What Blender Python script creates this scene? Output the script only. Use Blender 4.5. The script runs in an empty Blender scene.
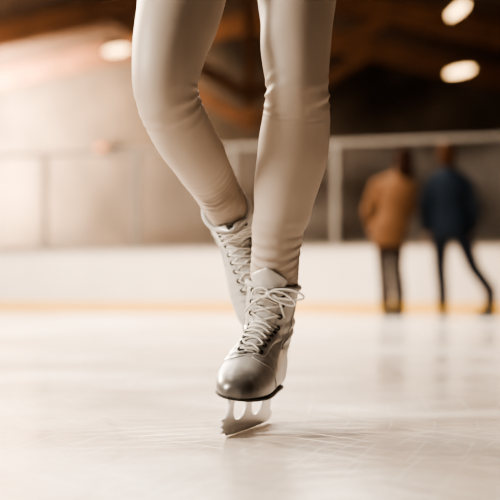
import bpy, bmesh, math, random
from mathutils import Vector, Matrix
from mathutils.bvhtree import BVHTree
random.seed(4)
S = bpy.context.scene
COL = S.collection
R = math.radians
F, H, HY = 1180.0, 0.236, 292.0      # focal length in px, eye height, horizon row

def P(px, py, Y):
    return Vector(((px-250)*Y/F, Y, H+(HY-py)*Y/F))

# ------------------------------------------------------------------ materials
def mat(name, col, rough=.5, metal=0, noise=None, bump=None, emit=None, coat=0, sheen=0, spec=None):
    m = bpy.data.materials.new(name); m.use_nodes = True
    nt = m.node_tree; b = nt.nodes['Principled BSDF']
    b.inputs['Base Color'].default_value = (*col, 1)
    b.inputs['Roughness'].default_value = rough
    b.inputs['Metallic'].default_value = metal
    b.inputs['Coat Weight'].default_value = coat
    b.inputs['Sheen Weight'].default_value = sheen
    if spec is not None: b.inputs['Specular IOR Level'].default_value = spec
    tc = nt.nodes.new('ShaderNodeTexCoord')
    if noise:
        sc, amt = noise
        n = nt.nodes.new('ShaderNodeTexNoise'); n.inputs['Scale'].default_value = sc; n.inputs['Detail'].default_value = 5
        nt.links.new(tc.outputs['Object'], n.inputs['Vector'])
        r = nt.nodes.new('ShaderNodeValToRGB')
        r.color_ramp.elements[0].position = .3; r.color_ramp.elements[1].position = .7
        r.color_ramp.elements[0].color = (*[c*(1-amt) for c in col], 1)
        r.color_ramp.elements[1].color = (*[min(1, c*(1+amt)) for c in col], 1)
        nt.links.new(n.outputs['Fac'], r.inputs['Fac']); nt.links.new(r.outputs['Color'], b.inputs['Base Color'])
    if bump:
        sc, st, dist = bump
        n = nt.nodes.new('ShaderNodeTexNoise'); n.inputs['Scale'].default_value = sc; n.inputs['Detail'].default_value = 4
        nt.links.new(tc.outputs['Object'], n.inputs['Vector'])
        bp = nt.nodes.new('ShaderNodeBump'); bp.inputs['Strength'].default_value = st; bp.inputs['Distance'].default_value = dist
        nt.links.new(n.outputs['Fac'], bp.inputs['Height']); nt.links.new(bp.outputs['Normal'], b.inputs['Normal'])
    if emit:
        b.inputs['Emission Color'].default_value = (*emit[0], 1); b.inputs['Emission Strength'].default_value = emit[1]
    return m

M = {}
M['leggings'] = mat('leggings_fabric', (.325,.272,.23), .50, noise=(9,.03), bump=(700,.2,.0008), spec=.35)
M['leather'] = mat('silver_leather', (.43,.418,.405), .34, metal=.20, noise=(30,.08), bump=(260,.16,.0008), coat=.12)
def painted_toe_reflection(m):                        # dark toe reflection painted into the leather colour (object space along the boot)
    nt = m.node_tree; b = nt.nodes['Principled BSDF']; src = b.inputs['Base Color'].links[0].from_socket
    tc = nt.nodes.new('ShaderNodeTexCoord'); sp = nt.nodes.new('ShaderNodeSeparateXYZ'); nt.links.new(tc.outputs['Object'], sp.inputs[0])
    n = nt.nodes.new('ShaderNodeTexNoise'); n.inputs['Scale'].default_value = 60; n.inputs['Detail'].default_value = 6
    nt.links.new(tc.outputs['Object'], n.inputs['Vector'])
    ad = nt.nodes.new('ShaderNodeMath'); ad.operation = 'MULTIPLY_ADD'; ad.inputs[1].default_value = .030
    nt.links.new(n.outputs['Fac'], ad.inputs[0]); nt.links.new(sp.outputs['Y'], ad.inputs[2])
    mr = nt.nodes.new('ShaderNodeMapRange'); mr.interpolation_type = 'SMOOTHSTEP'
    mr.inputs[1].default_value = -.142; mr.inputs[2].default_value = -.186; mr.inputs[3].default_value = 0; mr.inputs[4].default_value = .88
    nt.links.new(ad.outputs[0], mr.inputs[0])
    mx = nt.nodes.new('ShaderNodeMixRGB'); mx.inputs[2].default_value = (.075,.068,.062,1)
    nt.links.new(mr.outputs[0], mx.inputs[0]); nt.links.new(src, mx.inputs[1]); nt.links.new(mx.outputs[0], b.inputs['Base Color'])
painted_toe_reflection(M['leather'])
M['stay'] = mat('silver_leather_stay', (.39,.378,.365), .38, metal=.18, noise=(35,.08), bump=(300,.14,.0008))
M['tongue'] = mat('tongue_leather', (.44,.428,.415), .34, metal=.2, bump=(300,.12,.0008))
M['lining'] = mat('collar_lining', (.39,.372,.355), .7, bump=(400,.2,.0008))
M['lace'] = mat('lace_cotton', (.57,.545,.51), .8, bump=(1200,.4,.0005))
M['eyelet'] = mat('eyelet_metal', (.05,.046,.042), .35, metal=.8, noise=(60,.1))
M['sole'] = mat('black_sole', (.016,.015,.014), .4, noise=(40,.2))
M['blade'] = mat('blade_steel', (.94,.94,.94), .22, metal=.40, noise=(25,.03), bump=(200,.05,.0004))
M['skin'] = mat('skin', (.20,.11,.075), .5, noise=(20,.06))
M['hair'] = mat('brown_hair', (.018,.008,.005), .8, noise=(60,.3), spec=.05)
M['hair2'] = mat('light_brown_hair', (.038,.017,.009), .8, noise=(60,.3), spec=.05)
M['orange'] = mat('orange_jacket', (.110,.058,.032), .9, noise=(14,.12), spec=.1)
M['navy'] = mat('navy_jacket', (.011,.017,.026), .9, noise=(14,.15), spec=.1)
M['darkpants'] = mat('dark_trousers', (.026,.018,.016), .9, noise=(14,.15), spec=.1)
M['navypants'] = mat('navy_trousers', (.011,.013,.019), .9, noise=(14,.15), spec=.1)
M['eye'] = mat('eye', (.05,.03,.02), .2, noise=(90,.1))
M['boot_dark'] = mat('dark_boot', (.022,.018,.016), .45, noise=(30,.1))
M['top'] = mat('cream_top', (.66,.57,.48), .7, noise=(12,.05))
M['wood'] = mat('beam_wood', (.12,.055,.028), .6, noise=(4,.25))
M['ceil'] = mat('ceiling_boards', (.045,.025,.016), .75, noise=(3,.3))
M['wall'] = mat('brown_wall', (.050,.037,.029), .85, noise=(1.1,.4))
M['sidewall'] = mat('side_wall', (.18,.13,.10), .85, noise=(.8,.15))
M['board'] = mat('white_board', (.70,.62,.54), .45, noise=(2.5,.05))
M['kick'] = mat('yellow_kick', (.78,.46,.10), .5, noise=(3,.06))
M['rail'] = mat('pale_rail', (.17,.15,.13), .4, metal=.1, noise=(6,.05))
M['walk'] = mat('walkway', (.08,.064,.053), .8, noise=(3,.15))
M['house'] = mat('lamp_housing', (.10,.08,.07), .5, metal=.4, noise=(10,.1))
M['lampglow'] = mat('lamp_diffuser', (.9,.85,.75), .5, emit=((1,.62,.28), 6), noise=(5,.02))
M['orangeglow'] = mat('orange_lamp', (.12,.04,.01), .5, emit=((1,.26,.03), 1.0), noise=(5,.02))

def glass_mat():
    m = bpy.data.materials.new('hazy_glass'); m.use_nodes = True; nt = m.node_tree
    for n in list(nt.nodes): nt.nodes.remove(n)
    o = nt.nodes.new('ShaderNodeOutputMaterial'); mx = nt.nodes.new('ShaderNodeMixShader')
    t = nt.nodes.new('ShaderNodeBsdfTransparent'); p = nt.nodes.new('ShaderNodeBsdfPrincipled')
    p.inputs['Base Color'].default_value = (.62,.56,.50,1); p.inputs['Roughness'].default_value = .1
    tc = nt.nodes.new('ShaderNodeTexCoord'); n = nt.nodes.new('ShaderNodeTexNoise'); n.inputs['Scale'].default_value = 1.2
    n.inputs['Detail'].default_value = 5
    r = nt.nodes.new('ShaderNodeMapRange'); r.inputs[1].default_value=.35; r.inputs[2].default_value=.65
    r.inputs[3].default_value = .005; r.inputs[4].default_value = .06
    nt.links.new(tc.outputs['Object'], n.inputs['Vector']); nt.links.new(n.outputs['Fac'], r.inputs[0])
    nt.links.new(r.outputs[0], mx.inputs[0]); nt.links.new(t.outputs[0], mx.inputs[1]); nt.links.new(p.outputs[0], mx.inputs[2])
    nt.links.new(mx.outputs[0], o.inputs['Surface'])
    return m
M['glass'] = glass_mat()

def ice_mat():
    m = bpy.data.materials.new('scratched_ice'); m.use_nodes = True; nt = m.node_tree; L = nt.links
    b = nt.nodes['Principled BSDF']
    tc = nt.nodes.new('ShaderNodeTexCoord')
    def noise(sc, detail=3, dist=0.0, off=(0,0,0)):
        mp = nt.nodes.new('ShaderNodeMapping'); mp.inputs['Location'].default_value = off
        L.new(tc.outputs['Object'], mp.inputs['Vector'])
        n = nt.nodes.new('ShaderNodeTexNoise'); n.inputs['Scale'].default_value = sc; n.inputs['Detail'].default_value = detail
        n.inputs['Distortion'].default_value = dist
        L.new(mp.outputs[0], n.inputs['Vector']); return n.outputs['Fac']
    def mth(op, a, v=0.0):
        k = nt.nodes.new('ShaderNodeMath'); k.operation = op
        for i, q in enumerate((a, v)):
            if hasattr(q, 'links'): L.new(q, k.inputs[i])
            else: k.inputs[i].default_value = q
        return k.outputs[0]
    def rng(f, a, c, d=0, e=1):
        k = nt.nodes.new('ShaderNodeMapRange'); k.inputs[1].default_value = a; k.inputs[2].default_value = c
        k.inputs[3].default_value = d; k.inputs[4].default_value = e
        L.new(f, k.inputs[0]); return k.outputs[0]
    def arcs(c, k, w, seed):              # long skating arcs: thin rings about a far centre, broken up by noise
        vm = nt.nodes.new('ShaderNodeVectorMath'); vm.operation = 'DISTANCE'
        L.new(tc.outputs['Object'], vm.inputs[0]); vm.inputs[1].default_value = c
        d = mth('ADD', mth('MULTIPLY', vm.outputs['Value'], k), mth('MULTIPLY', noise(.6, 1, 0, (seed, 0, 0)), 3.0))
        f = mth('ABSOLUTE', mth('SUBTRACT', mth('FRACT', d), .5))
        return mth('MULTIPLY', rng(f, 0, w, 1, 0), rng(noise(3.2, 5, .3, (0, seed, 0)), .44, .68))
    sets = [((-2.6,-.4,0),17,.05,3), ((3.1,.6,0),15,.045,9), ((-1.2,5.2,0),16,.045,15), ((1.9,-2.2,0),18,.05,21), ((4.0,4.4,0),12,.04,27), ((-4.2,3.0,0),13,.04,33), ((.3,-3.0,0),16,.05,40)]
    ln = None
    for a in sets:
        q = arcs(*a); ln = q if ln is None else mth('MAXIMUM', ln, q)
    dk = None
    for a in [((2.4,3.4,0),7,.12,51), ((-3.0,1.4,0),6,.10,57), ((.2,5.6,0),5,.10,71)]:
        q = arcs(*a); dk = q if dk is None else mth('MAXIMUM', dk, q)
    big = noise(1.2, 3, .2); frost = noise(60, 5, .1)
    mix = mth('ADD', mth('MULTIPLY', big, .7), mth('MULTIPLY', frost, .3))
    cr = nt.nodes.new('ShaderNodeValToRGB')
    cr.color_ramp.elements[0].position = .36; cr.color_ramp.elements[0].color = (.60,.525,.465,1)
    cr.color_ramp.elements[1].position = .64; cr.color_ramp.elements[1].color = (.75,.68,.615,1)
    L.new(mix, cr.inputs['Fac'])
    md = nt.nodes.new('ShaderNodeMixRGB'); md.inputs[2].default_value = (.35,.30,.265,1)
    L.new(mth('MULTIPLY', dk, .35), md.inputs[0]); L.new(cr.outputs[0], md.inputs[1])
    mc = nt.nodes.new('ShaderNodeMixRGB'); mc.inputs[2].default_value = (1,.98,.96,1)
    L.new(mth('MULTIPLY', ln, .75), mc.inputs[0]); L.new(md.outputs[0], mc.inputs[1])
    L.new(mc.outputs[0], b.inputs['Base Color'])
    b.inputs['Specular IOR Level'].default_value = .5
    L.new(rng(big, .38, .62, .10, .26), b.inputs['Roughness'])
    h = mth('ADD', mth('MULTIPLY', ln, -.8), mth('MULTIPLY', frost, .18))
    bp = nt.nodes.new('ShaderNodeBump'); bp.inputs['Strength'].default_value = .2; bp.inputs['Distance'].default_value = .002
    L.new(h, bp.inputs['Height']); L.new(bp.outputs[0], b.inputs['Normal'])
    return m
M['ice'] = ice_mat()

# ------------------------------------------------------------------ mesh helpers
def link(name, me, m=None, parent=None, smooth=True):
    o = bpy.data.objects.new(name, me); COL.objects.link(o)
    if m is not None:
        me.materials.clear(); me.materials.append(m)
    if smooth:
        for p in me.polygons: p.use_smooth = True
    if parent is not None: o.parent = parent
    return o
def obj(name, bm, m, parent=None, smooth=True):
    bmesh.ops.recalc_face_normals(bm, faces=bm.faces)
    me = bpy.data.meshes.new(name); bm.to_mesh(me); bm.free()
    return link(name, me, m, parent, smooth)
def tag(o, label=None, cat=None, group=None, kind=None):
    if label: o['label'] = label
    if cat: o['category'] = cat
    if group: o['group'] = group
    if kind: o['kind'] = kind
    return o
def empty(name, loc):
    o = bpy.data.objects.new(name, None); COL.objects.link(o); o.location = loc; o.empty_display_size = .1
    return o
def remeshed(bm, voxel, smooth_it=3, fac=.5):
    bmesh.ops.recalc_face_normals(bm, faces=bm.faces)
    me = bpy.data.meshes.new('tmp'); bm.to_mesh(me); bm.free()
    o = bpy.data.objects.new('tmp', me); COL.objects.link(o)
    r = o.modifiers.new('r', 'REMESH'); r.mode = 'VOXEL'; r.voxel_size = voxel; r.use_smooth_shade = True
    if smooth_it:
        s = o.modifiers.new('s', 'SMOOTH'); s.factor = fac; s.iterations = smooth_it
    dg = bpy.context.evaluated_depsgraph_get(); dg.update()
    out = bpy.data.meshes.new_from_object(o.evaluated_get(dg))
    bpy.data.objects.remove(o); bpy.data.meshes.remove(me)
    return out
def rings(bm, secs, cap=True, closed=True):
    vs = [[bm.verts.new(p) for p in s] for s in secs]
    n = len(vs[0])
    for a, b in zip(vs, vs[1:]):
        for i in range(n if closed else n-1):
            j = (i+1) % n
            bm.faces.new((a[i], a[j], b[j], b[i]))
    if cap:
        bm.faces.new(vs[0][::-1]); bm.faces.new(vs[-1])
def ell(bm, c, r, rot=None, u=20, v=12):
    m = Matrix.Translation(c) @ (rot.to_4x4() if rot else Matrix.Identity(4)) @ Matrix.Diagonal((*r, 1))
    bmesh.ops.create_uvsphere(bm, u_segments=u, v_segments=v, radius=1, matrix=m)
def cone(bm, a, ra, b, rb, n=16, ends=True):
    a, b = Vector(a), Vector(b); t = (b-a).normalized()
    x = t.orthogonal().normalized(); y = t.cross(x)
    rings(bm, [[p+(x*math.cos(k*2*math.pi/n)+y*math.sin(k*2*math.pi/n))*r for k in range(n)] for p, r in ((a, ra), (b, rb))])
    if ends:
        ell(bm, a, (ra*.99,)*3); ell(bm, b, (rb*.99,)*3)
def chain(bm, pts):
    for (a, ra), (b, rb) in zip(pts, pts[1:]): cone(bm, a, ra, b, rb)
def tube(bm, pts, r, n=8, flat=1.0, up=None, closed=False):
    pts = [Vector(p) for p in pts]; secs = []; x = None; N = len(pts)
    for i, p in enumerate(pts):
        if closed: t = (pts[(i+1) % N]-pts[i-1]).normalized()
        else: t = (pts[min(i+1, N-1)]-pts[max(i-1, 0)]).normalized()
        if up is not None: x = (up - t*up.dot(t)).normalized()
        elif x is None: x = t.orthogonal().normalized()
        else: x = (x-t*x.dot(t)).normalized()
        y = t.cross(x)
        secs.append([p+x*r*flat*math.cos(k*2*math.pi/n)+y*r*math.sin(k*2*math.pi/n) for k in range(n)])
    if closed: secs.append(secs[0]); rings(bm, secs, cap=False); bmesh.ops.remove_doubles(bm, verts=bm.verts, dist=1e-7)
    else: rings(bm, secs)
def box(bm, c, s, rot=None):
    m = Matrix.Translation(c) @ (rot.to_4x4() if rot else Matrix.Identity(4)) @ Matrix.Diagonal((*s, 1))
    bmesh.ops.create_cube(bm, size=1, matrix=m)
def cat(vals, t):                         # Catmull-Rom through a list (numbers or vectors)
    n = len(vals); i = min(int(t), n-2); f = t-i
    p0, p1, p2, p3 = vals[max(i-1, 0)], vals[i], vals[i+1], vals[min(i+2, n-1)]
    return .5*((2*p1)+(p2-p0)*f+(2*p0-5*p1+4*p2-p3)*f*f+(3*p1-p0-3*p2+p3)*f**3)

# ------------------------------------------------------------------ the figure skate (toe towards -Y, sole at z=0, ankle above the origin)
ZT = .180
def boot_mesh():
    bm = bmesh.new()
    A = [(.067,.050,.014),(.062,.062,.027),(.048,.080,.036),(.02,.096,.041),(-.01,.107,.0425),(-.04,.110,.0435),(-.07,.100,.0460),
         (-.10,.085,.0478),(-.125,.069,.0482),(-.150,.055,.0462),(-.172,.044,.040),(-.190,.034,.0315),(-.201,.026,.022),(-.207,.018,.012)]
    secs = []
    for t in range(0, (len(A)-1)*4+1):
        y, h, w = cat([a[0] for a in A], t/4), cat([a[1] for a in A], t/4), cat([a[2] for a in A], t/4)
        s = []
        for k in range(36):
            a = 2*math.pi*k/36; c, sn = math.cos(a), math.sin(a)
            e = .55 if sn < 0 else 1.0
            x = w*math.copysign(abs(c)**e, c)
            z0 = h*.32
            z = z0+(h-z0)*math.copysign(abs(sn)**.95, sn) if sn > 0 else z0-z0*abs(sn)**.5
            s.append(Vector((x, y, z)))
        secs.append(s)
    rings(bm, secs)
    B = [(.03,.006,.050,.037),(.06,.007,.051,.040),(.085,.009,.049,.0420),(.108,.009,.047,.0432),(.135,.007,.0460,.0438),(.158,.005,.0465,.0448),(ZT,.002,.0475,.0460)]
    secs = []
    for t in range(0, (len(B)-1)*4+1):
        z, cy, ry, rx = [cat([b[q] for b in B], t/4) for q in range(4)]
        secs.append([Vector((rx*math.cos(2*math.pi*k/36), cy+ry*math.sin(2*math.pi*k/36), z)) for k in range(36)])
    rings(bm, secs)
    me = remeshed(bm, .0026, 6, .5)
    ns = [v.normal.copy() for v in me.vertices]
    for v, n in zip(me.vertices, ns):     # soft creases where the ankle and the ball of the foot bend
        x, y, z = v.co
        g = math.exp(-((z-.102-.25*y)/.026)**2)*math.exp(-((y-.0)/.05)**2)
        d = .0020*g*math.sin(280*(z-.35*y)+28*x)
        g2 = math.exp(-((y+.115)/.022)**2)*max(0, min(1, (z-.02)/.03))
        d += .0012*g2*math.sin(300*(y+.3*z)+20*abs(x))
        v.co = v.co+n*d
    me.update()
    return me, A
boot_me, FOOT = boot_mesh()
bvh = BVHTree.FromPolygons([v.co.copy() for v in boot_me.vertices], [tuple(p.vertices) for p in boot_me.polygons])
LINE = [Vector((0,-.126,.071)), Vector((0,-.096,.086)), Vector((0,-.068,.100)), Vector((0,-.053,.118)), Vector((0,-.045,.143)), Vector((0,-.045,.173))]
NORM = [Vector((0,-.42,.90)), Vector((0,-.48,.88)), Vector((0,-.62,.8)), Vector((0,-.86,.5)), Vector((0,-1,.12)), Vector((0,-1,.05))]
def front(t, x, off=0.0):                 # a point on the boot's front line, x to the side
    n = cat(NORM, t).normalized(); p = cat(LINE, t)+Vector((x, 0, 0))
    hit, hn, _, _ = bvh.ray_cast(p+n*.05, -n)
    if hit is None:
        hit, hn, _, _ = bvh.find_nearest(p)
    if hn.dot(n) < 0: hn = -hn
    return hit+hn*off, hn
def sheet(fn, nu, nv, thick):
    bm = bmesh.new(); top = []; bot = []
    for i in range(nu+1):
        ra, rb = [], []
        for j in range(nv+1):
            p, n = fn(i/nu, j/nv)
            e = min(1, 4*min(j, nv-j)/nv+.15)
            ra.append(bm.verts.new(p+n*thick*e)); rb.append(bm.verts.new(p-n*.001))
        top.append(ra); bot.append(rb)
    for i in range(nu):
        for j in range(nv):
            bm.faces.new((top[i][j], top[i+1][j], top[i+1][j+1], top[i][j+1]))
            bm.faces.new((bot[i][j], bot[i][j+1], bot[i+1][j+1], bot[i+1][j]))
        bm.faces.new((top[i][0], bot[i][0], bot[i+1][0], top[i+1][0])); bm.faces.new((top[i][nv], top[i+1][nv], bot[i+1][nv], bot[i][nv]))
    for j in range(nv):
        bm.faces.new((top[0][j], top[0][j+1], bot[0][j+1], bot[0][j])); bm.faces.new((top[nu][j], bot[nu][j], bot[nu][j+1], top[nu][j+1]))
    return bm
def lat(t): return .0150+.0088*min(1, t/4.5)          # sideways place of the eyelets

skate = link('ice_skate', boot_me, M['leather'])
# tongue: lies in the opening, then stands up above the collar and flares forward
def tongue_fn(u, v):
    t = -.15+u*6.15; x = (v-.5)*2
    if t <= 4.9:
        w = .010+.012*max(0, min(1, t/4.5))
        p, n = front(max(0, t), x*w, .0006)
        if t < 0: p = p+Vector((0, t*.02, 0))
        return p, n
    k = (t-4.9)/1.1
    p0, n = front(4.9, x*.022, .0006)
    w = .022+.012*math.sin(min(1, k*1.3)*math.pi/2)
    w *= math.sqrt(max(0.02, 1-max(0, (k-.45)/.57)**2))
    p = Vector((x*w, p0.y-.006*k-.018*k*k+.012*x*x*k, p0.z+.037*k-.004*x*x*k))
    return p, Vector((x*.4, -.85, .25)).normalized()
obj('tongue', sheet(tongue_fn, 60, 12, .0042), M['tongue'], skate)
for s in (-1, 1):
    def stay(u, v, s=s):
        t = -.18+u*5.1
        x = lat(max(0, t))-.0065+v*(.0175+.002*u)
        if t < 0: x = x*(1+t*1.5)
        p, n = front(max(0, t), s*x, .0004)
        if t < 0: p = p+Vector((0, t*.03, t*.010))
        return p, n
    obj('eyelet_stay', sheet(stay, 50, 8, .0026), M['stay'], skate)
NR = 9
TT = [.12+i*(4.62/(NR-1)) for i in range(NR)]
for s in (-1, 1):
    for t in TT:
        p, n = front(t, s*(lat(t)+.0018), .0036)
        x = n.orthogonal().normalized(); y = n.cross(x)
        bm = bmesh.new()
        tube(bm, [p+(x*math.cos(a)+y*math.sin(a))*.0036 for a in [2*math.pi*k/14 for k in range(14)]], .0015, 6, closed=True)
        obj('eyelet', bm, M['eyelet'], skate)
# laces
LR = .0020
bm = bmesh.new()
def lace_run(t0, s0, t1, s1, lift):
    pts = []
    for k in range(13):
        f = k/12; t = t0+(t1-t0)*f; x = s0*lat(t0)*(1-f)+s1*lat(t1)*f
        p, n = front(t, x, .0042+lift*math.sin(math.pi*f))
        pts.append(p)
    tube(bm, pts, LR, 8)
lace_run(TT[0], -1, TT[0], 1, .002)
for i in range(NR-1):
    lace_run(TT[i], -1, TT[i+1], 1, .0013)
    lace_run(TT[i], 1, TT[i+1], -1, .0038)
kp, kn = front(TT[-1], .004, .011)
ell(bm, kp, (.0062,.005,.005))
for s in (-1, 1):
    lace_run(TT[-1], s, TT[-1], 0, .003)
    for q, (ln_, dz) in enumerate(((.060,.010),(.048,-.004)) if s > 0 else ((.030,.004),)):
        loop = []
        for k in range(25):
            a = 2*math.pi*k/24
            d = (1-math.cos(a))*.5
            loop.append(kp+Vector((s*ln_*d, -.008*math.sin(a/2)+.012*d-.002*q, math.sin(a)*.0085+dz*d-.008*d*d)))
        tube(bm, loop, LR, 8)
    tail = [kp+Vector((s*.036*f+.004*math.sin(5*f), -.006*math.sin(3*f)+.014*f, -.034*f*f-.004*f)) for f in [k/14 for k in range(15)]]
    tube(bm, tail, LR, 8)
obj('lace', bm, M['lace'], skate)
# padded collar ring and leather seams
bm = bmesh.new()
cp = []
for k in range(48):
    a = 2*math.pi*k/48
    cp.append(Vector((.0450*math.cos(a), .002+.0466*math.sin(a), ZT-.001+.004*math.sin(a))))
tube(bm, cp, .0054, 10, closed=True)
obj('collar', bm, M['lining'], skate)
def on_boot(pts, off=.0007):
    out = []
    for p in pts:
        h, n, _, _ = bvh.find_nearest(Vector(p)); out.append(h+n*off)
    return out
side = lambda s: [(s*(.010+.042*f), -.142+.050*f*f, .074-.066*f) for f in [k/24 for k in range(25)]]
bm = bmesh.new(); tube(bm, on_boot(side(-1)[::-1]+[((k/12-1)*.010, -.142-.001*(1-(k/12-1)**2), .079) for k in range(1, 24)]+side(1)), .0011, 6)
obj('vamp_seam', bm, M['stay'], skate)
for s in (-1, 1):
    bm = bmesh.new(); tube(bm, on_boot([(s*.048, .066-.055*f, .015+.06*math.sin(f*1.6)+.05*f*f) for f in [k/24 for k in range(25)]]), .0011, 6)
    obj('heel_seam', bm, M['stay'], skate)
    bm = bmesh.new(); tube(bm, on_boot([(s*(.044+.004*math.sin(f*3)), -.062+.062*f+.012*math.sin(f*3.1), .078+.075*f*f-.012*math.sin(f*3.1)) for f in [k/24 for k in range(25)]]), .0010, 6)
    obj('quarter_seam', bm, M['stay'], skate)
# sole
bm = bmesh.new()
ys = [a[0] for a in FOOT]; ws = [a[2] for a in FOOT]; nn = (len(FOOT)-1)*4
half = [(cat(ys, t/4), cat(ws, t/4)) for t in range(nn+1)]
ol = [(w-.0014, y) for y, w in half]+[(-w+.0014, y) for y, w in half[::-1]]
ol = [(x, y*.985) for x, y in ol]
rings(bm, [[Vector((x*k, y, z)) for x, y in ol] for k, z in ((.98,.0015),(.995,.0003),(.99,-.002),(.93,-.0035))])
obj('sole', bm, M['sole'], skate, smooth=False)
# blade
def blade_mesh():
    cu = bpy.data.curves.new('b', 'CURVE'); cu.dimensions = '2D'; cu.fill_mode = 'BOTH'
    outer = [(-.182,-.038),(-.201,-.040),(-.189,-.046),(-.200,-.0515),(-.187,-.0555),(-.195,-.062),(-.181,-.0625),(-.172,-.0675),(-.12,-.0690),(-.06,-.0695),
             (0,-.0692),(.040,-.068),(.058,-.063),(.064,-.057),(.058,-.050),(.050,-.047),(.046,-.030),(.049,-.0035),(.004,-.0035),(.007,-.026),(-.004,-.042),
             (-.024,-.048),(-.042,-.047),(-.054,-.040),(-.060,-.026),(-.056,-.0035),(-.178,-.0035),(-.169,-.020),(-.172,-.032)]
    holes = [[(-.152,-.014),(-.142,-.010),(-.092,-.010),(-.083,-.016),(-.085,-.030),(-.095,-.042),(-.115,-.047),(-.136,-.045),(-.150,-.034)]]
    for lp in [outer]+holes:
        sp = cu.splines.new('POLY'); sp.points.add(len(lp)-1)
        for q, p in zip(sp.points, lp): q.co = (p[0], p[1], 0, 1)
        sp.use_cyclic_u = True
    cu.extrude = .0018; cu.bevel_depth = .0005; cu.bevel_resolution = 1
    o = bpy.data.objects.new('tmpc', cu); COL.objects.link(o)
    dg = bpy.context.evaluated_depsgraph_get(); dg.update()
    me = bpy.data.meshes.new_from_object(o.evaluated_get(dg)); bpy.data.objects.remove(o)
    me.transform(Matrix(((0,0,1,0),(1,0,0,0),(0,1,0,0),(0,0,0,1))))
    piv = Vector((0,-.06,0))
    me.transform(Matrix.Translation(piv) @ Matrix.Rotation(R(-7), 4, 'Z') @ Matrix.Translation(-piv))   # mounted a little turned to the sole
    return me
blade_me = blade_mesh()
link('blade', blade_me, M['blade'], skate, smooth=False)
for (ya, yb, w) in ((-.180,-.046,.022),(-.008,.056,.020)):
    bm = bmesh.new(); n = 32; c = (ya+yb)/2; hl = (yb-ya)/2
    rings(bm, [[Vector((w*math.copysign(abs(math.cos(a))**.6, math.cos(a)), c+hl*math.copysign(abs(math.sin(a))**.6, math.sin(a)), z)) for a in [2*math.pi*k/n for k in range(n)]] for z in (-.0030,-.0052)])
    obj('mounting_plate', bm, M['blade'], skate, smooth=False)

def place(o, Mx, base):
    o.matrix_basis = Matrix.Translation(-Vector(base)) @ Mx
def copy_skate(src, recolor=None, keep=None):
    c = src.copy(); COL.objects.link(c)
    if recolor: c.data = c.data.copy(); c.data.materials[0] = recolor
    for ch in list(src.children):
        if keep and not ch.name.split('.')[0] in keep: continue
        d = ch.copy(); COL.objects.link(d); d.parent = c
    return c

# ------------------------------------------------------------------ generic figure (world axes; fy=-1 faces the camera, +1 faces away)
def ring_loft(bm, rows, base, fy, n=28):
    rows2 = []
    m = (len(rows)-1)*3
    for t in range(m+1):
        z, rx, ry, ox, oy = [cat([r[q] for r in rows], t/3) for q in range(5)]
        rows2.append([base+Vector((ox+rx*math.cos(2*math.pi*k/n), fy*oy+ry*math.sin(2*math.pi*k/n), z)) for k in range(n)])
    rings(bm, rows2)
def torso_rows(h, lean, g):
    q = [(.475,.13,.085),(.505,.158,.108),(.545,.160,.112),(.60,.132,.098),(.66,.135,.10),(.72,.158,.112),(.775,.158,.098),(.81,.115,.08),(.84,.062,.058)]
    return [(z*h, rx+g, ry+g, lean*(z-.5)*h, 0) for z, rx, ry in q]
def hand(bm, w, d, fy, side):
    d = d.normalized(); f = Vector((0, fy, 0)); f = (f-d*f.dot(d)).normalized(); sd = d.cross(f)
    palm = w+d*.045
    ell(bm, palm, (.020,.040,.046), Matrix((sd, f, d)).transposed())
    for i, ln in enumerate((.062,.072,.068,.052)):
        a = palm+d*.035+f*(.028-.019*i); b = a+d*ln*.55+sd*-.006*side; c = b+d*ln*.45-sd*.014*side
        chain(bm, [(a,.0088),(b,.0082),(c,.007)])
    a = w+d*.022+f*.026; b = a+d*.028+f*.026; c = b+d*.030+f*.006
    chain(bm, [(a,.011),(b,.0095),(c,.008)])
def head(bm, c, fy, hd):
    ell(bm, c, (.074,.092,.104)); ell(bm, c+Vector((0,fy*.022,-.052)), (.056,.068,.062))
    ell(bm, c+Vector((0,fy*.083,-.092)), (.022,.018,.016))                                  # chin
    cone(bm, c+Vector((0,fy*.088,.002)), .010, c+Vector((0,fy*.110,-.034)), .014)           # nose
    for s in (-1, 1):
        ell(bm, c+Vector((s*.076,-fy*.006,-.012)), (.010,.022,.032))                        # ears
        ell(bm, c+Vector((s*.032,fy*.078,.016)), (.024,.014,.008))                          # brow
    ell(bm, c+Vector((0,fy*.089,-.062)), (.024,.011,.007)); ell(bm, c+Vector((0,fy*.087,-.073)), (.020,.011,.006))   # lips
def upper(bm, base, h, lean, fy, arms, hc):
    ring_loft(bm, torso_rows(h, lean, 0), base, fy)
    cone(bm, base+Vector((lean*.31*h,0,.80*h)), .058, hc+Vector((0,-fy*.012,-.07)), .050)
    head(bm, hc, fy, 0)
    for s, sh, el, wr in arms:
        chain(bm, [(sh,.050),(el,.037),(wr,.026)]); hand(bm, wr, (wr-el), fy, s)

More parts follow.
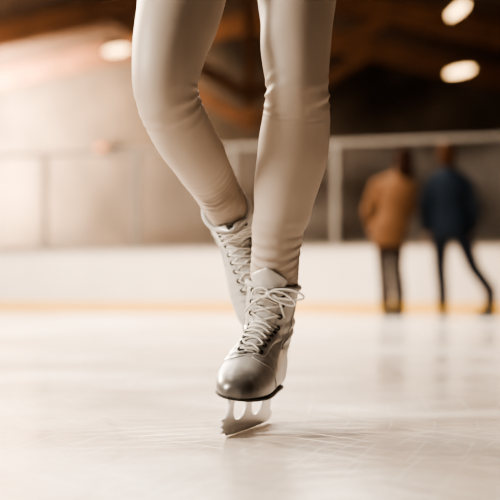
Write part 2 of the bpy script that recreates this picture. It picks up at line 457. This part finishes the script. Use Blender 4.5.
def figure(label, base, h, lean, fy, arms, legs, jm, tm, hairm, bun, group=None, jacket_hem=.455, slim=0):
    base = Vector(base); root = empty('person', (base.x, base.y, 0)); tag(root, label, 'person', group)
    ob = Vector((base.x, base.y, 0)); I = Matrix.Translation(-ob)
    hc = base+Vector((lean*.44*h, 0, h-.105))
    bm = bmesh.new(); upper(bm, base, h, lean, fy, arms, hc)
    for hp, kn, an in legs:
        chain(bm, [(hp,.078),(kn,.050),(an+Vector((0,0,.10)),.046),(an,.034)]); ell(bm, an+Vector((0,fy*.05,-.06)), (.033,.10,.028))
    o = link('body', remeshed(bm, .008, 2), M['skin'], root); o.matrix_basis = I
    for s in (-1, 1):
        bm = bmesh.new(); ell(bm, hc+Vector((s*.032, fy*.083, 0)), (.013,.008,.008)); e = obj('eye', bm, M['eye'], root); e.matrix_basis = I
    # hair
    bm = bmesh.new()
    ell(bm, hc+Vector((0,-fy*.018,.020)), (.090,.094,.102)); ell(bm, hc+Vector((0,-fy*.045,-.045)), (.082,.060,.086))
    if bun:
        ell(bm, hc+Vector((0,-fy*.060,-.09)), (.088,.055,.130))
    o = link('hair', remeshed(bm, .009, 4), hairm, root); o.matrix_basis = I
    # jacket
    bm = bmesh.new()
    rows = torso_rows(h, lean, .022); rows[0] = (jacket_hem*h, .165-slim, .118, rows[0][3], 0); rows[1] = (.50*h, .180-slim,.13, rows[1][3], 0)
    rows[3] = (rows[3][0], .168-slim*1.5, .122, rows[3][3], 0); rows[4] = (rows[4][0], .168-slim, .124, rows[4][3], 0)
    ring_loft(bm, rows, base, fy)
    cc = base+Vector((lean*.33*h, 0, .83*h))
    for s, sh, el, wr in arms:
        chain(bm, [(sh,.064),(el,.053),(wr-(wr-el).normalized()*.01,.042)])
        cone(bm, sh, .058, cc+Vector((0,0,.01)), .058)
    cone(bm, cc, .070, cc+Vector((0,0,.045)), .062)
    o = link('jacket', remeshed(bm, .010, 6), jm, root); o.matrix_basis = I
    # trousers
    bm = bmesh.new()
    ring_loft(bm, [(.465*h,.12,.085,0,0),(.50*h,.165-slim,.118,0,0),(.545*h,.162-slim,.118,0,0),(.575*h,.14-slim,.105,0,0)], base, fy)
    for hp, kn, an in legs: chain(bm, [(hp,.094-slim),(kn,.068-slim*.5),(an+Vector((0,0,.15)),.062),(an+Vector((0,0,.02)),.058)])
    o = link('trousers', remeshed(bm, .010, 3), tm, root); o.matrix_basis = I
    # dark ankle boots
    for i, (hp, kn, an) in enumerate(legs):
        c = copy_skate(skate, M['boot_dark'], ('sole',)); c.parent = root; c.name = 'ankle_boot'
        place(c, Matrix.Translation((an.x, an.y, .0045)) @ Matrix.Rotation(R(180 if fy > 0 else 0)+R((-14, 28)[i]), 4, 'Z'), ob)
    return root

# ------------------------------------------------------------------ the skater
BASE = Vector((0, 2.02, 0))
sk = empty('person', BASE)
tag(sk, 'skater in cream leggings and silver grey lace-up skates, balancing on one blade in front', 'person')
Mf = Matrix.Rotation(R(-12), 4, 'Z') @ Matrix.Rotation(R(8), 4, 'Y') @ Matrix.Rotation(R(1.5), 4, 'X')
piv = Vector((0,-.195,-.030))
zmin = min((Mf @ v.co).z for v in blade_me.vertices)
t0 = Vector((-.028, 1.895, 0))-(Mf @ piv); t0.z = -zmin+.0004
Mf = Matrix.Translation(t0) @ Mf
Mr0 = Matrix.Rotation(R(-22), 4, 'Y') @ Matrix.Rotation(R(59), 4, 'X') @ Matrix.Rotation(R(-6), 4, 'Z') @ Matrix.Diagonal((.95,.92,.92,1))
Mr = Matrix.Translation(P(226.5,209.5,2.17)-(Mr0 @ Vector((0,.002,ZT)))) @ Mr0
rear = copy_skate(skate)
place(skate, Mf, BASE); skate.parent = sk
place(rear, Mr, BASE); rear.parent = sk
tag(skate, 'silver grey leather skate of the standing leg, blade on the ice')
tag(rear, 'silver grey leather skate of the bent leg, held off the ice')

def limb(bm, ctl, wr=None, n=80, sub=18, shrink=0):
    pts = [c[0] for c in ctl]; rad = [c[1] for c in ctl]; m = (len(ctl)-1)*sub; secs = []
    for i in range(m+1):
        t = i/sub; p = cat(pts, t); r = cat(rad, t)-shrink
        tg = (cat(pts, min(t+.05, len(ctl)-1.0001))-cat(pts, max(t-.05, 0))).normalized()
        x = Vector((1,0,0)); x = (x-tg*x.dot(tg)).normalized(); y = tg.cross(x)
        s = []
        for k in range(n):
            a = 2*math.pi*k/n
            rr = r+(wr(t, a) if wr else 0)
            s.append(p+(x*math.cos(a)+y*math.sin(a)*1.04)*rr)
        secs.append(s)
    rings(bm, secs)
def px(c):
    a, b, Y, hw = c; return (P(a, b, Y), hw*Y/F)
hipL, hipR = Vector((.080,2.06,.985)), Vector((-.080,2.06,.985))
topF = Mf @ Vector((0,.002,ZT)); upF = (Mf.to_3x3() @ Vector((0,0,1))).normalized()
topR = Mr @ Vector((0,.002,ZT)); upR = (Mr.to_3x3() @ Vector((0,0,1))).normalized()
legF = [(hipL,.088)]+[px(c) for c in ((297,-70,2.03,45),(297,0,1.995,39.5),(296,45,1.97,34.5),(297,88,1.96,32),(296.5,118,1.975,33.8),(293,150,1.99,35.2),(287.5,180,2.0,33),(282.5,208,2.015,29),(277.5,234,2.03,26))]
legF += [(topF.lerp(P(277.5,234,2.03), .5), .0425), (topF+upF*.014, .0425), (topF+upF*.006, .0425), (topF+upF*.002, .037), (Mf @ Vector((0,.005,ZT-.03)), .034)]
legR = [(hipR,.088)]+[px(c) for c in ((194,-70,2.02,47),(181,0,1.975,43.5),(170,48,1.935,37.5),(165.5,88,1.925,32.5),(174,116,1.955,31),(187,140,2.005,29.8),(200,161,2.055,27.3),(211,180,2.10,24),(219.5,196,2.13,21.5))]
legR += [(topR+upR*.014, .0390), (topR+upR*.006, .0390), (topR+upR*.002, .034), (Mr @ Vector((0,.005,ZT-.03)), .032)]
def bumpw(t, a, t0, w, amp, k, m, ph, a0, sharp=1):
    e = math.exp(-((t-t0)/w)**2)
    s = math.sin(k*(t-t0)+m*math.sin(a+ph)+ph)
    s = 1-2*abs(s)**.8 if k > 8 else s            # sharper folds where the cloth bunches
    return amp*e*s*(.30+.70*max(0, math.cos((a-a0)/1.0))**sharp)
FRONT = -math.pi/2
def wrF(t, a):
    w = bumpw(t,a,4.15,.45,.0022,7,1.9,.3,FRONT)+bumpw(t,a,4.15,.36,.0018,9,1.8,1.0,math.pi)+bumpw(t,a,4.25,.36,.0018,9,1.7,2.0,0)
    w += bumpw(t,a,4.3,.65,.0013,13,2.6,.9,FRONT)
    w += bumpw(t,a,9.7,1.0,.0044,8.1,1.8,.4,FRONT)+bumpw(t,a,10.0,.9,.0026,8.5,1.7,2.2,math.pi)+bumpw(t,a,9.6,.9,.0026,8.3,1.7,.9,0)+bumpw(t,a,8.4,1.0,.0030,5,1.9,1.2,FRONT)
    w += bumpw(t,a,2.8,1.0,.0022,4,2.2,.2,math.pi)+bumpw(t,a,6.6,1.5,.0024,3.2,2.6,.7,FRONT)+bumpw(t,a,2.2,1.2,.0022,3.5,2.4,1.7,FRONT)
    return w
def wrR(t, a):
    w = bumpw(t,a,4.5,.45,.0028,9,1.6,.3,0)+bumpw(t,a,4.4,.5,.0020,7,1.9,1.2,FRONT)+bumpw(t,a,4.8,.6,.0015,12,2.4,.9,FRONT)
    w += bumpw(t,a,8.8,1.1,.0036,11,1.2,.5,0)+bumpw(t,a,8.8,1.1,.0036,11.4,1.3,1.6,math.pi)+bumpw(t,a,8.8,1.1,.0050,11.2,1.2,2.6,FRONT)+bumpw(t,a,9.2,.8,.0024,9,1.2,2.6,-FRONT)
    w += bumpw(t,a,7.0,1.2,.0024,4,2.4,1.0,FRONT)+bumpw(t,a,2.6,1.0,.0022,3.5,2.4,.8,FRONT)
    return w
bm = bmesh.new(); limb(bm, legF, wrF); limb(bm, legR, wrR)
hh, zo = 1.68, .125
ring_loft(bm, [(.90,.12,.10,0,0),(.95,.170,.122,0,0),(1.03,.172,.120,0,0),(1.12,.142,.104,0,0)], Vector((0,2.06,0)), -1)
o = obj('leggings', bm, M['leggings'], sk); o.matrix_basis = Matrix.Translation(-BASE)
tag(o, 'smooth cream stretch leggings wrinkled at knees and ankles')
# body under the clothes, torso, arms and head above the frame
ub = Vector((0,2.06,zo)); hc = ub+Vector((0,-.01,hh-.105))
arms = [(-1, ub+Vector((-.175,0,1.335)), ub+Vector((-.42,-.04,1.22)), ub+Vector((-.63,-.10,1.25))), (1, ub+Vector((.175,0,1.335)), ub+Vector((.42,-.04,1.22)), ub+Vector((.63,-.10,1.25)))]
bm = bmesh.new(); upper(bm, ub, hh, 0, -1, arms, hc)
limb(bm, legF, None, 24, 4, .008); limb(bm, legR, None, 24, 4, .008)
for Mx in (Mf, Mr):
    chain(bm, [(Mx @ Vector((0,.004,ZT-.01)),.028),(Mx @ Vector((0,.01,.07)),.025)]); chain(bm, [(Mx @ Vector((0,.035,.035)),.024),(Mx @ Vector((0,-.06,.045)),.028),(Mx @ Vector((0,-.14,.026)),.018)])
o = link('body', remeshed(bm, .008, 2), M['skin'], sk); o.matrix_basis = Matrix.Translation(-BASE)
bm = bmesh.new(); ring_loft(bm, torso_rows(hh, 0, .010)[2:], ub, -1)
for s, sh, el, wr in arms: chain(bm, [(sh,.060),(el,.046),(wr,.035)])
o = link('top', remeshed(bm, .010, 3), M['top'], sk); o.matrix_basis = Matrix.Translation(-BASE)
bm = bmesh.new(); ell(bm, hc+Vector((0,.018,.020)), (.085,.090,.100)); ell(bm, hc+Vector((0,.10,.05)), (.045,.045,.045))
o = link('hair', remeshed(bm, .009, 2), M['hair'], sk); o.matrix_basis = Matrix.Translation(-BASE)
for s in (-1, 1):
    bm = bmesh.new(); ell(bm, hc+Vector((s*.032,-.083,0)), (.013,.008,.008)); e = obj('eye', bm, M['eye'], sk); e.matrix_basis = Matrix.Translation(-BASE)

# ------------------------------------------------------------------ two people by the boards
def person_x(pxv, Y): return (pxv-250)*Y/F
Yp = 10.9; V = Vector
b = V((person_x(389,Yp), Yp, 0)); h = 1.565
arms = [(-1, b+V((-.105,.0,1.22)), b+V((-.190,.03,.99)), b+V((-.155,.16,.85))), (1, b+V((.18,.0,1.215)), b+V((.21,.10,.985)), b+V((.06,.24,.97)))]
legs = [(b+V((-.07,0,.80)), b+V((-.05,.03,.45)), V((b.x-.035,Yp,.10))), (b+V((.085,0,.80)), b+V((.085,.10,.46)), V((b.x+.12,Yp+.16,.10)))]
figure('person with brown hair in an orange-brown jacket and dark trousers standing by the boards', b, h, .20, 1, arms, legs, M['orange'], M['darkpants'], M['hair'], True, None, .42, .016)
b = V((person_x(451,Yp), Yp+.05, 0)); h = 1.62
arms = [(-1, b+V((-.165,0,1.255)), b+V((-.245,-.02,1.02)), b+V((-.225,.05,.81))), (1, b+V((.145,0,1.255)), b+V((.23,-.02,1.02)), b+V((.22,.07,.81)))]
legs = [(b+V((-.09,0,.82)), b+V((-.085,.03,.46)), V((b.x-.07,Yp+.05,.10))), (b+V((.09,0,.82)), b+V((.21,-.02,.47)), V((b.x+.36,Yp-.02,.10)))]
figure('person in a navy blue jacket and dark trousers standing with legs apart', b, h, -.05, 1, arms, legs, M['navy'], M['navypants'], M['hair2'], False)

# ------------------------------------------------------------------ rink barrier: runs along a line, nearer at the right
def by(x): return 12.86-.32*x
ang = math.atan(-.32)
bar = empty('rink_barrier', (0, by(0), 0)); tag(bar, 'white rink boards with yellow kick strip and tall glass panels across the far side', 'barrier')
def bl(x): return (x/math.cos(ang))             # distance along the barrier
bar.rotation_euler = (0,0,ang)
XS = [-7.9+1.1*k for k in range(15)]
Lb = bl(XS[-1])-bl(XS[0]); cx = (bl(XS[-1])+bl(XS[0]))/2
bm = bmesh.new(); box(bm, (cx,.05,.42), (Lb,.10,.58)); obj('dasher_board', bm, M['board'], bar, False)
bm = bmesh.new(); box(bm, (cx,.045,.065), (Lb,.13,.13)); obj('kick_strip', bm, M['kick'], bar, False)
bm = bmesh.new(); box(bm, (cx,.05,.725), (Lb,.15,.035)); obj('cap_rail', bm, M['rail'], bar, False)
for x in XS:
    bm = bmesh.new(); box(bm, (bl(x),.05,1.275), (.055,.06,1.07)); obj('post', bm, M['rail'], bar, False)
for a, c in zip(XS, XS[1:]):
    bm = bmesh.new(); box(bm, ((bl(a)+bl(c))/2,.05,1.275), (bl(c)-bl(a)-.055,.012,1.06)); obj('glass_panel', bm, M['glass'], bar, False)
bm = bmesh.new(); box(bm, (cx,.05,1.83), (Lb,.06,.042)); obj('top_rail', bm, M['rail'], bar, False)

# ------------------------------------------------------------------ the hall
def struct(name, bm, m): o = obj(name, bm, m, None, False); o['kind'] = 'structure'; return o
bm = bmesh.new(); v = [bm.verts.new(p) for p in ((-9,-4,0),(9,-4,0),(9,by(9)+.05,0),(-9,by(-9)+.05,0))]; bm.faces.new(v); struct('floor', bm, M['ice'])
bm = bmesh.new(); v = [bm.verts.new(p) for p in ((-9,by(-9)+.05,0),(9,by(9)+.05,0),(9,24,0),(-9,24,0))]; bm.faces.new(v); struct('floor_walkway', bm, M['walk'])
AP, SL = 5.75, .226
def cz(x): return AP-SL*abs(x)
bm = bmesh.new(); v = [bm.verts.new(p) for p in ((-9,24,0),(9,24,0),(9,24,cz(9)),(0,24,AP),(-9,24,cz(9)))]; bm.faces.new(v); struct('wall_back', bm, M['wall'])
for s, nm in ((-1,'left'),(1,'right')):
    bm = bmesh.new(); v = [bm.verts.new(p) for p in ((s*9,-4,0),(s*9,24,0),(s*9,24,cz(9)),(s*9,-4,cz(9)))]; bm.faces.new(v); struct('wall_'+nm, bm, M['sidewall'])
bm = bmesh.new(); rr = [[bm.verts.new((x,y,cz(x))) for x in (-9,0,9)] for y in (-4,24)]
for i in (0,1): bm.faces.new((rr[0][i],rr[0][i+1],rr[1][i+1],rr[1][i]))
struct('ceiling', bm, M['ceil'])
def beam(bm, a, b, w, d):
    a, b = V(a), V(b); t = (b-a); L = t.length; t.normalize()
    y = V((0,1,0)); z = t.cross(y).normalized()
    m = Matrix.Translation((a+b)/2) @ Matrix((t,y,z)).transposed().to_4x4() @ Matrix.Diagonal((L,w,d,1))
    bmesh.ops.create_cube(bm, size=1, matrix=m)
for Yt, lb in ((20,'nearer brown timber roof truss crossing the hall above the glass'),(23.2,'farther brown timber roof truss close to the back wall')):
    t = empty('roof_truss', (0,Yt,0)); tag(t, lb, 'roof truss', 'timber roof trusses')
    for s in (-1,1):
        bm = bmesh.new(); beam(bm, (0,0,AP-.22), (s*8.9,0,cz(8.9)-.22), .25, .38); obj('rafter', bm, M['wood'], t, False)
        bm = bmesh.new(); beam(bm, (s*.1,0,3.6), (s*2.3,0,cz(2.3)-.35), .18, .22); obj('strut', bm, M['wood'], t, False)
    bm = bmesh.new(); beam(bm, (0,0,AP-.3), (0,0,3.4), .22, .22); obj('king_post', bm, M['wood'], t, False)
# lamps
def lamp(pxx, pyy, Y, ln, tilt, lb):
    p = P(pxx, pyy, Y); t = empty('pendant_light', p); tag(t, lb, 'light', 'pendant lights under the roof')
    bm = bmesh.new(); rot = Matrix.Rotation(R(-tilt), 4, 'Y')
    bmesh.ops.create_cube(bm, size=1, matrix=rot @ Matrix.Translation((0,0,.09)) @ Matrix.Diagonal((ln*.8,.20,.06,1)))
    bmesh.ops.bevel(bm, geom=bm.edges[:], offset=.02, segments=2, affect='EDGES'); obj('housing', bm, M['house'], t, False)
    bm = bmesh.new(); ell(bm, (0,0,.02), (ln*.5,.12,.048), rot.to_3x3()); obj('diffuser', bm, M['lampglow'], t)
    for s in (-1,1):
        q = rot @ V((s*ln*.3,0,.11))
        bm = bmesh.new(); cone(bm, q, .008, (q.x,0,cz(p.x+q.x)-p.z-.01), .008, 8, False)
        obj('suspension_cable', bm, M['house'], t)
lamp(117,52,16,.33,8,'warm glowing pendant light on the left side, above the pale glow')
lamp(458,12,14,.29,38,'warm glowing pendant light highest above the navy jacket')
lamp(460,73,16,.38,12,'warm glowing pendant light hanging lower, right above the navy jacket')
p = P(101,149,23.7); t = empty('wall_lamp', (p.x,23.9,p.z)); tag(t, 'small orange glowing lamp on the far wall', 'lamp')
bm = bmesh.new(); ell(bm, (0,-.14,0), (.115,.10,.11)); obj('lamp_shade', bm, M['orangeglow'], t)
bm = bmesh.new(); box(bm, (0,.03,-.02), (.12,.12,.18)); obj('bracket', bm, M['house'], t, False)

# ------------------------------------------------------------------ light
def area(name, loc, tgt, size, energy, col, sy=None):
    l = bpy.data.lights.new(name, 'AREA'); l.energy = energy; l.color = col; l.size = size
    if sy: l.shape = 'RECTANGLE'; l.size_y = sy
    o = bpy.data.objects.new(name, l); COL.objects.link(o); o.location = loc
    o.rotation_euler = (V(tgt)-V(loc)).to_track_quat('-Z','Y').to_euler()
    return o
W = (1,.90,.77)
area('key_light', (-2.8,1.3,1.7), (0,2,.3), .7, 190, W)
area('overhead_rink', (-2.2,10.2,4.2), (-2.2,8.7,0), 7, 1750, (1,.88,.75), 6.0)
area('near_ice', (-1.4,4.2,4.5), (-1.2,3.8,0), 2.0, 105, (1,.88,.75))
area('back_glow', (-5.0,7.5,3.4), (0,2,.2), 1.4, 720, (1,.81,.59))
area('wall_wash', (-5.6,21.5,2.8), (-5.8,24,3.6), 1.8, 4300, (1,.76,.52))
area('roof_wash', (-5.2,18.4,2.3), (-5.2,20.5,5.0), 1.6, 230, (1,.77,.56))
area('beam_light', (2.6,18.2,2.6), (2.4,20.0,5.0), 1.0, 45, (1,.72,.48))
w = bpy.data.worlds.new('World'); S.world = w; w.use_nodes = True
bg = w.node_tree.nodes['Background']; bg.inputs[0].default_value = (1,.92,.84,1); bg.inputs[1].default_value = .07
S.view_settings.look = 'AgX - High Contrast'

cam = bpy.data.cameras.new('Camera'); co = bpy.data.objects.new('Camera', cam); COL.objects.link(co)
cam.sensor_width = 36; cam.lens = 36*F/500; cam.shift_y = (HY-250)/500
co.location = (0,0,H); co.rotation_euler = (R(90),0,0)
cam.dof.use_dof = True; cam.dof.focus_distance = 1.96; cam.dof.aperture_fstop = 2.9
cam.clip_end = 100
S.camera = co
